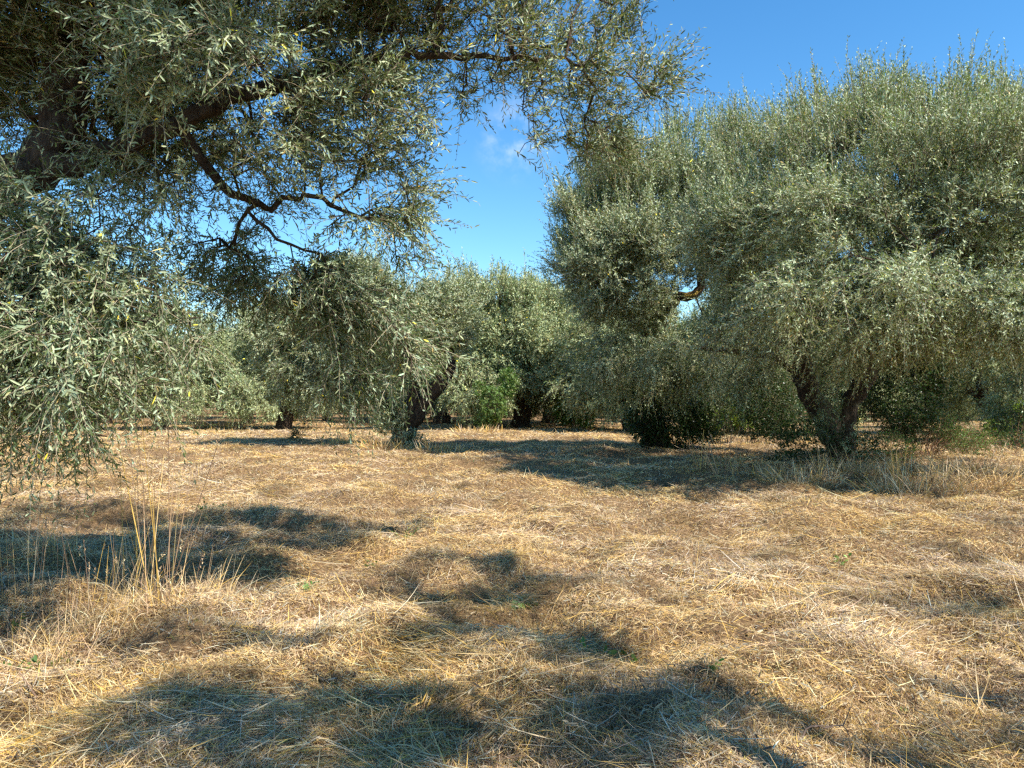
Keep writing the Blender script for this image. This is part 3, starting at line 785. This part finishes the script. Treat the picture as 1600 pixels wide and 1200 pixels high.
# two trees behind the photographer's right shoulder: their crowns shade the straw in front
sh_l = [(np.array([[5.6, -.9, -.1], [5.6, -.9, .3], [5.3, -.5, 1.5], [4.6, .3, 3.0], [3.6, 1.4, 4.2]]), np.array([.45, .38, .3, .18, .08])),
        (np.array([[5.3, -.5, 1.5], [6.0, .6, 3.0], [6.9, 2.6, 4.7]]), np.array([.2, .15, .06])),
        (np.array([[4.6, .3, 3.0], [4.2, 2.0, 4.2], [3.6, 3.6, 4.8]]), np.array([.05, .03, .012]))]
sh_b = [(3.5, 4.1, 5.0, .95, .8, .2, 1.7), (3.3, 1.8, 4.5, 1.0, 1.1, .3), (3.4, 2.5, 4.7, .9, .5, .2), (3.45, 3.0, 4.8, .6, .8, .2), (7.2, 3.2, 5.0, .6, .45, .25), (4.6, 1.3, 4.5, 1.0, .5, .25), (2.1, 1.2, 4.5, 1.1, .5, .2, 2.0), (1.6, 2.6, 4.6, .7, .4, .2, .8), (6.1, 1.4, 4.6, .8, .7, .3)]
sh = olive_tree('olive tree just behind the viewpoint on the right, shading the near straw', sh_l, sh_b, 31, 2000, per_node=3, K=12, leaf=(.085, .022),
    base=(5.6, -.9, 0), shoot_len=(.2, .4), upright=.4, droopy=.4, zmid=4.2, zspan=1, gap=.42, gs=.26, clump=.10, frac=.5, step=.3, tmin=1.5, rmax=.02)
#SECTION3
# ------------------------------------------------------------------ bushes, ivy, weeds, dry grass
def bush(name, label, cat, blobs, n, seed, K=8, leaf=(.05, .03), mat=None, sl=(.15, .4), twig_r=.003, stems=14, base=None, stem_r=.008, tcol=(.2, .15, .08), up=.3, group=None, parent_trunk=None):
    rng = np.random.default_rng(seed)
    B = sample_blobs(blobs, n, rng, shell=.6, gap=.22, gs=.5)
    c = np.average(np.array([b[:3] for b in blobs]), axis=0)
    if base is None:
        base = np.array([c[0], c[1], height(np.array([c[0]]), np.array([c[1]]))[0]])
    gz = height(B[:, 0], B[:, 1])
    B = B[B[:, 2] > gz + .03]; n = len(B)
    D = unit(unit(B - c + np.array([0, 0, .2])) * .7 + rng.normal(0, .45, (n, 3)) + np.array([0, 0, up]))
    root = thing(name, label, cat, tuple(base), group)
    v, f, cc, tv, tf = shoots(B - base, D, rng.uniform(sl[0], sl[1], n), K, rng.uniform(.1, .6, n), leaf[0], leaf[1], rng, False, .9, twig_r)
    np_mesh('foliage', v, f, mat or M_WEED, root, cc)
    ch = []
    for q in B[rng.choice(n, min(stems, n), replace=False)]:
        b0 = base + np.append(rng.normal(0, .12, 2), -.03)
        m = (b0 + q) / 2 + rng.normal(0, .12, 3) + np.array([0, 0, .1])
        P, R = smooth_poly([b0 - base, m - base, q - base], [stem_r, stem_r * .7, stem_r * .3], .15, rng, .2)
        ch.append((P, R))
    v2, f2 = tubes(ch, 5)
    V = np.vstack([v2, tv]); F = np.vstack([f2, tf + len(v2)])
    np_mesh('stems', V, F, M_TWIG, root, np.repeat(np.array(tcol)[None], len(F), 0) * rng.uniform(.6, 1.4, (len(F), 1)))
    return root

def tuft(name, label, cat, px, py, n, h, rad, lean, seed, wts=(3, 4, 3, 1, .5, 2, .3), wid=.004, arch=.3, group=None, heads=0, gain=.95, d=None, seg=5):
    rng = np.random.default_rng(seed)
    d = d or gd(py)
    x0 = (px - 800) / FPX * d
    z0 = float(height(np.array([x0]), np.array([d]))[0])
    a = rng.uniform(0, 6.28, n); r = rad * np.sqrt(rng.random(n))
    B = np.stack([r * np.cos(a), r * np.sin(a) * .7, np.zeros(n)], 1)
    B[:, 2] = height(B[:, 0] + x0, B[:, 1] + d) - z0 - .01
    D = unit(np.stack([np.cos(a) * lean + rng.normal(0, lean, n), np.sin(a) * lean + rng.normal(0, lean, n), np.ones(n)], 1))
    H = h * rng.uniform(.35 if n > 40 else .55, 1.05, n)
    V, F = strips(B, D, H, np.maximum(wid * rng.uniform(.6, 1.3, n), d * .0007), rng.uniform(.0, 2 * arch, n), seg, rng, None, .25 if n > 40 else .7)
    c = np.repeat(straw_cols(n, rng, wts, gain), seg, 0)
    root = thing(name, label, cat, (x0, d, z0), group)
    np_mesh('blades', V, F, M_STRAW, root, c)
    if heads:
        idx = rng.choice(n, min(heads, n), replace=False)
        k = 14
        tipp = B[idx] + D[idx] * H[idx][:, None] - np.array([0, 0, 1.0]) * (rng.uniform(.0, .1, len(idx)))[:, None]
        PP = np.repeat(tipp, k, 0) - np.repeat(D[idx], k, 0) * (rng.random((len(idx) * k, 1)) * .09)
        TT = unit(np.repeat(D[idx], k, 0) + rng.normal(0, .5, (len(idx) * k, 3)))
        v, f = leaf_geo(PP, TT, rng.normal(size=PP.shape), np.full(len(PP), .022), np.full(len(PP), .006), rng)
        np_mesh('seed_heads', v, f, M_STRAW, root, straw_cols(len(f), rng, (1, 2, 0, 3, 2, 3, 0)))
    return root

def weed(label, px, py, n, size, seed, mat=None, leaf=(.05, .028), hgt=.06, stalks=5, group='small green weeds in the straw', gain=1.0, d=None):
    rng = np.random.default_rng(seed)
    d = d or gd(py); x0 = (px - 800) / FPX * d
    z0 = float(height(np.array([x0]), np.array([d]))[0])
    root = thing('weed', label, 'weed', (x0, d, z0), group)
    S = stalks
    a = rng.uniform(0, 6.28, S); el = rng.uniform(.25, 1.2, S)
    B = np.stack([np.cos(a) * size * .15, np.sin(a) * size * .15, np.full(S, .01)], 1)
    D = np.stack([np.cos(a) * np.cos(el), np.sin(a) * np.cos(el), np.sin(el)], 1)
    K = max(3, n // S)
    v, f, c, tv, tf = shoots(B, D, rng.uniform(.6, 1.1, S) * (size + hgt) * .8, K, rng.uniform(.1, .4, S), leaf[0], leaf[1], rng, True, 1.0, .0016)
    np_mesh('leaves', v, f, mat or M_WEED, root, c * gain)
    np_mesh('stems', tv, tf, M_TWIG, root, np.repeat(np.array([[.14, .17, .05]]), len(tf), 0))
    return root

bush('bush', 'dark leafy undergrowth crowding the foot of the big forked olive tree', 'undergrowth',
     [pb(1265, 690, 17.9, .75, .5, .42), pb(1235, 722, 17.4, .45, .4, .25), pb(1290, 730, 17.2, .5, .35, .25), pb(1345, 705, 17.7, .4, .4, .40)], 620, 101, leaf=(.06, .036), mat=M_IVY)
bush('sucker_shoots', 'pale upright suckers growing in the fork of the big right-hand olive', 'shoots',
     [pb(1296, 650, 17.9, .28, .2, .8), pb(1330, 700, 17.6, .25, .2, .4)], 260, 102, K=12, leaf=(.07, .017), mat=M_LEAF, up=.9, sl=(.2, .5))
bush('bramble', 'low tangled reddish-green bramble mound right of the forked olive', 'bramble',
     [pb(1440, 672, 20.5, .9, .7, .40), pb(1500, 690, 20, .8, .6, .3), pb(1400, 700, 19, .5, .5, .35)], 1300, 103, leaf=(.05, .03), mat=M_WEED, tcol=(.26, .13, .07), stems=40, sl=(.2, .6))
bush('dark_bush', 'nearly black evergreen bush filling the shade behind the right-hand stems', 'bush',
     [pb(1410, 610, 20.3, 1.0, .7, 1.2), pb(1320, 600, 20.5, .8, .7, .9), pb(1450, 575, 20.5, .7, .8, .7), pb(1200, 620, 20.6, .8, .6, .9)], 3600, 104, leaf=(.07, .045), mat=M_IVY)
bush('ivy', 'dark ivy wrapping the trunk of the tall lichened olive', 'ivy',
     [pb(1012, 640, 23.6, .55, .5, 1.0), pb(1055, 650, 23.3, .6, .5, .9), pb(1030, 590, 23.4, .7, .5, .7), pb(1090, 660, 23.5, .6, .5, .6)], 2600, 105, leaf=(.075, .06), mat=M_IVY)
bush('hedge_bush', 'wide green thicket between the lichened olive and the forked one', 'bush',
     [pb(1110, 650, 28, 1.1, .8, .75), pb(1180, 640, 27, 1.4, .9, .9), pb(1230, 655, 26, 1.2, .8, .7)], 2600, 106, leaf=(.085, .05), mat=M_IVY)
bush('fresh_bush', 'bright yellow-green bush catching the sun in front of the thicket', 'bush',
     [pb(1157, 645, 25.5, .42, .3, .45), pb(1120, 655, 25.8, .3, .3, .3)], 360, 107, leaf=(.08, .055), mat=M_BRIGHT)
bush('sucker_bush', 'bright green suckers round the trunk left of the lichened olive', 'bush',
     [pb(888, 640, 41.5, .65, .6, .75), pb(912, 650, 41, .5, .5, .5)], 620, 108, leaf=(.13, .09), mat=M_BRIGHT)
bush('ivy', 'green ivy clump climbing the slanting trunk at the centre', 'ivy',
     [pb(770, 630, 38.0, .55, .5, .8), pb(757, 655, 38.2, .5, .4, .4), pb(792, 600, 38.5, .45, .5, .75), pb(750, 610, 38.3, .3, .4, .4)], 560, 109, leaf=(.12, .09), mat=M_WEED)
bush('fresh_bush', 'bright green weeds at the very right edge under the slanting stem', 'bush',
     [pb(1592, 655, 33, .7, .5, .7), pb(1560, 668, 33, .5, .5, .4)], 620, 110, leaf=(.10, .07), mat=M_BRIGHT)
bush('bramble', 'brown and green scrub below the tree at the right edge', 'bramble',
     [pb(1560, 690, 24, 1.2, .7, .35), pb(1600, 670, 26, 1.0, .7, .7)], 900, 111, leaf=(.07, .04), mat=M_IVY, tcol=(.25, .13, .07), stems=40)
bush('sucker_shoots', 'leafy suckers at the foot of the squat leaning olive', 'shoots',
     [pb(610, 655, 24.4, .55, .4, .55), pb(640, 690, 24.2, .5, .3, .3)], 420, 112, K=12, leaf=(.10, .026), mat=M_LEAF, up=.8)
bush('sprout', 'small dark green sprout standing alone left of the squat leaning olive', 'shrub',
     [pb(466, 682, 27.5, .22, .2, .22), pb(479, 655, 27.5, .1, .1, .6)], 120, 113, leaf=(.07, .03), mat=M_IVY, up=.8, stems=5)

G1 = 'tall dry grass in the left foreground'
tuft('dry_grass', 'tall thin dry stalks rising to the lowest leaves of the near olive', 'dry grass', 252, 955, 17, 1.62, .10, .08, 201, wid=.0062, arch=.06, group=G1, heads=10, wts=(0, 1, 5, 5, 3, 0, 1))
tuft('dry_grass', 'sparse dry seed stalks in the shade near the left edge', 'dry grass', 60, 930, 22, .85, .28, .10, 202, wid=.004, arch=.06, group=G1, heads=10, wts=(1, 2, 2, 4, 4, .5, 1))
tuft('dry_grass', 'a few dry stems just left of the tallest stalks', 'dry grass', 218, 905, 9, 1.35, .12, .12, 204, wid=.0045, arch=.1, group=G1, heads=4, wts=(0, 2, 4, 4, 2, 0, 1))
tuft('dry_grass', 'sparse dry seed stalks between the left edge and the tallest stalks', 'dry grass', 150, 925, 22, .8, .28, .12, 203, wid=.004, arch=.06, group=G1, heads=10, wts=(1, 2, 2, 4, 4, .5, 1))
labs = ['arching pale dry grass clump left of the tallest stalks', 'arching pale dry grass clump at the foot of the tallest stalks', 'bleached dry grass clump low at the left edge',
        'dry grass clump right of the tallest stalks, in half shade', 'dull dry grass clump behind the tallest stalks', 'dry grass clump far back in the left shade', 'dry yellow grass clump below the pale arching one']
for i, (px, py) in enumerate([(150, 955), (285, 955), (45, 990), (345, 930), (215, 880), (90, 860), (110, 1000)]):
    tuft('dry_grass', labs[i], 'dry grass', px, py, 240, [.60, .48, .5, .34, .5, .5, .4][i], .38, .42, 210 + i, wid=.0035, arch=.55, group=G1, wts=(4, 3, 2, 3, 2, 3, .8), heads=6)
G2 = 'dry grass about the feet of the right-hand olives'
labs = ['rust-brown dead weed standing in the shade left of the forked olive', 'smaller rust-brown dead weed, left of the taller rust-brown one', 'upright golden grass stems right of the forked olive',
        'tangled dead grass in front of the bramble mound', 'straw-coloured grass clump toward the right edge, below the bramble', 'dry grass fringe right at the foot of the forked olive',
        'dry grass fringe left of the forked olive at the edge of its shade', 'dry grass clump in the sun below the lichened olive', 'dry grass clump at the far right edge',
        'tall pale grass patch in the sun, lower right of the forked olive', 'tall tan grass patch nearest the right edge', 'ragged tan grass at the lower left of the forked olive']
spec = [(1130, 755, 26, 1.15, .22, .22, (0, 2, 2, 5, 4, 0, 0)), (1098, 745, 14, .85, .12, .12, (0, 2, 3, 5, 3, 0, 0)), (1402, 757, 30, .65, .16, .08, (1, 2, 6, 0, 0, 1, 0)),
        (1470, 752, 520, .75, .9, .45, (3, 3, 2, 3, 2, 2, .5)), (1560, 745, 220, .4, .9, .5, (4, 3, 2, 2, 1, 2, .5)), (1330, 750, 600, .65, .9, .4, (3, 3, 2, 3, 3, 1, 1)),
        (1210, 752, 420, .45, .8, .4, (2, 2, 2, 4, 3, 1, 1)), (1050, 697, 300, .6, 1.3, .4, (4, 4, 4, 1, .5, 2, .5)), (1590, 715, 200, .6, .9, .4, (2, 2, 2, 4, 3, 1, .5)),
        (1430, 772, 420, .75, .9, .35, (4, 4, 3, 2, 1, 3, .5)), (1540, 768, 420, .7, 1.0, .4, (4, 4, 3, 3, 1, 3, .5)), (1255, 762, 380, .6, .7, .4, (3, 3, 2, 4, 2, 2, .5))]
for i, (px, py, n, h, rad, lean, wts) in enumerate(spec):
    tuft('dry_grass', labs[i], 'dry grass', px, py, n, h, rad, lean, 230 + i, wid=.009 if n < 40 else .006, arch=.12 if n < 40 else .4, group=G2, wts=wts, heads=5)
G3 = 'dry grass in the middle of the field'
labs = ['golden dry grass round the foot of the squat leaning olive', 'golden dry grass right of the squat leaning olive', 'yellow grass at the foot of the tree beyond the left boughs',
        'dry grass fringe between the squat olive and the sprout', 'dry grass below the ivy-covered trunk', 'pale grass left of the sprout']
spec = [(600, 705, 220, .55, .9, .4), (690, 708, 160, .5, .7, .3), (345, 668, 300, .9, 1.4, .3), (530, 698, 150, .45, .8, .4), (745, 678, 200, .6, 1.2, .4), (350, 682, 160, .4, 1.2, .4)]
for i, (px, py, n, h, rad, lean) in enumerate(spec):
    tuft('dry_grass', labs[i], 'dry grass', px, py, n, h, rad, lean, 250 + i, wid=.006, arch=.3, group=G3, wts=(3, 5, 5, 1, .5, 1, .5))

weed('bushy green weed with small cut leaves in the middle of the field', 628, 848, 120, .20, 301, leaf=(.035, .018), hgt=.14, stalks=16)
weed('pale grey-green broad-leaved weed at the edge of the central shade', 812, 938, 9, .10, 302, leaf=(.075, .05), stalks=3, gain=1.35)
weed('small fresh green weed left of the central shade', 478, 918, 40, .12, 303, leaf=(.03, .02), hgt=.08, stalks=8, gain=1.2)
weed('flat green leaves in the shade right of centre', 925, 1002, 14, .16, 304, leaf=(.08, .035), stalks=5)
weed('pointed green leaf cluster just right of the flat leaves', 992, 1003, 9, .12, 305, leaf=(.07, .035), stalks=3)
weed('tiny green seedling below the pointed leaf cluster', 1112, 1068, 6, .06, 306, leaf=(.04, .02), stalks=3, gain=1.3)
weed('single round green leaf at the bottom centre', 825, 1158, 3, .04, 307, leaf=(.06, .05), stalks=1, gain=1.2)
weed('small yellow-green weed in full sun on the right', 1315, 874, 10, .08, 308, leaf=(.05, .03), stalks=4, gain=1.5)
weed('tiny green weed left of the sunny yellow-green one', 1248, 888, 8, .07, 309, leaf=(.04, .02), stalks=3)
weed('leafy dark green weed cut off by the left edge', 8, 965, 60, .22, 310, leaf=(.09, .035), hgt=.2, stalks=9)
weed('low green weed in the straw below the left-edge weed', 75, 1018, 40, .16, 311, leaf=(.05, .02), stalks=8)
weed('green seedling cluster in the left shade beyond the stalks', 330, 800, 50, .25, 312, leaf=(.05, .025), stalks=9)
weed('sparse green sprigs under the bushy central weed', 590, 880, 14, .12, 313, leaf=(.03, .02), stalks=5)
weed('green sprig at the lower right of the field', 1390, 1105, 8, .07, 314, leaf=(.04, .02), stalks=3)

# dead twigs lying on the straw
def twig(label, px, py, ln, az, seed):
    rng = np.random.default_rng(seed)
    d = gd(py); x0 = (px - 800) / FPX * d; z0 = float(height(np.array([x0]), np.array([d]))[0])
    D = np.array([math.cos(az), math.sin(az), 0])
    P = [D * s * ln + np.array([0, 0, .02 + .06 * math.sin(s * 3)]) + rng.normal(0, .012, 3) for s in np.linspace(0, 1, 6)]
    ch = [smooth_poly(P, np.linspace(.005, .002, 6), .04, rng, .1)]
    for k in (2, 3, 4):
        q = P[k] + unit(D + rng.normal(0, .6, 3)) * ln * .3; q[2] = abs(q[2]) + .02
        ch.append(smooth_poly([P[k], q], [.003, .001], .04, rng, .1))
    v, f = tubes(ch, 6)
    o_ = np_mesh('dry_twig', v, f, M_TWIG, None, np.repeat(np.array([[.17, .12, .09]]), len(f), 0))
    o_.location = (x0, d, z0)
    tag(o_, label, 'twig', 'dead twigs on the straw')
twig('thin dark dead twig lying in the sunlit straw at the lower left', 118, 1130, .45, 1.0, 401)
twig('short grey twig in the shade at the bottom centre', 640, 1100, .3, 2.6, 402)
twig('pale bent twig in the straw near the bottom right', 1240, 1165, .28, .3, 403)

# sparse living grass between the straw
def green_grass():
    rng = np.random.default_rng(77)
    n = 60000
    x, y = field_xy(n, rng, 2.6, 34, .86)
    q = .5 * vnoise(x / 1.4 + 3, y / 1.4, 61) + .5 * vnoise(x / .3, y / .3, 62)
    left = np.clip((-x - .15 * y) / 3, 0, 1) * .10
    k = rng.random(n) < np.clip((q + left - .60) * 3, .01, .8)
    x, y = x[k], y[k]; n = len(x)
    az = rng.uniform(0, 6.28, n); el = rng.uniform(.5, 1.4, n)
    D = np.stack([np.cos(az) * np.cos(el), np.sin(az) * np.cos(el), np.sin(el)], 1)
    V, F = strips(np.stack([x, y, height(x, y)], 1), D, rng.uniform(.03, .09, n), np.maximum(.0028, y * .0005), rng.uniform(.1, .7, n), 2, rng)
    c = np.array([.10, .15, .045]) * rng.uniform(.6, 1.6, (n, 1)) * (1 + rng.normal(0, .12, (n, 3)))
    o_ = np_mesh('green_grass', V, F, M_STRAW, None, np.repeat(np.clip(c, .01, 1), 2, 0))
    tag(o_, 'thin patches of short green grass coming up through the straw', 'grass', kind='stuff')
green_grass()

# fallen olive leaves and crumbs of soil lying on the straw
rng = np.random.default_rng(88)
n = 26000
x, y = field_xy(n, rng, 2.3, 26, .86)
az = rng.uniform(0, 6.28, n)
T = unit(np.stack([np.cos(az), np.sin(az), rng.normal(0, .25, n)], 1))
P_ = np.stack([x, y, height(x, y) + rng.uniform(.01, .06, n)], 1)
V, F = leaf_geo(P_, T, np.array([0, 0, 1.0]) + rng.normal(0, .5, (n, 3)), rng.uniform(.03, .065, n), rng.uniform(.008, .014, n), rng, True)
cc = np.array([[.20, .12, .06], [.33, .30, .22], [.42, .33, .20], [.12, .08, .05]])[rng.integers(0, 4, n)] * rng.uniform(.7, 1.3, (n, 1))
tag(np_mesh('fallen_leaves', V, F, M_STRAW, None, np.repeat(cc, 2, 0)), 'dry brown and grey olive leaves fallen among the straw', 'fallen leaves', kind='stuff')
n = 5000
x, y = field_xy(n, rng, 2.3, 16, .86)
q = vnoise(x / .6, y / .6, 71)
k = q > .6; x, y = x[k], y[k]; n = len(x)
oct_ = np.array([[1, 0, 0], [0, 1, 0], [-1, 0, 0], [0, -1, 0], [0, 0, 1], [0, 0, -1.0]])
r_ = rng.uniform(.006, .028, n) * rng.uniform(.5, 1, n)
V = (np.stack([x, y, height(x, y) + r_ * .4], 1)[:, None] + oct_[None] * r_[:, None, None] * rng.uniform(.55, 1.3, (n, 6, 1)) + rng.normal(0, .15, (n, 6, 3)) * r_[:, None, None]).reshape(-1, 3)
F = (np.arange(n)[:, None, None] * 6 + np.array([[0, 1, 4], [1, 2, 4], [2, 3, 4], [3, 0, 4], [1, 0, 5], [2, 1, 5], [3, 2, 5], [0, 3, 5]])[None]).reshape(-1, 3)
tag(np_mesh('soil_clods', V, F, gm), 'crumbs and clods of brown soil between the straw', 'soil', kind='stuff')
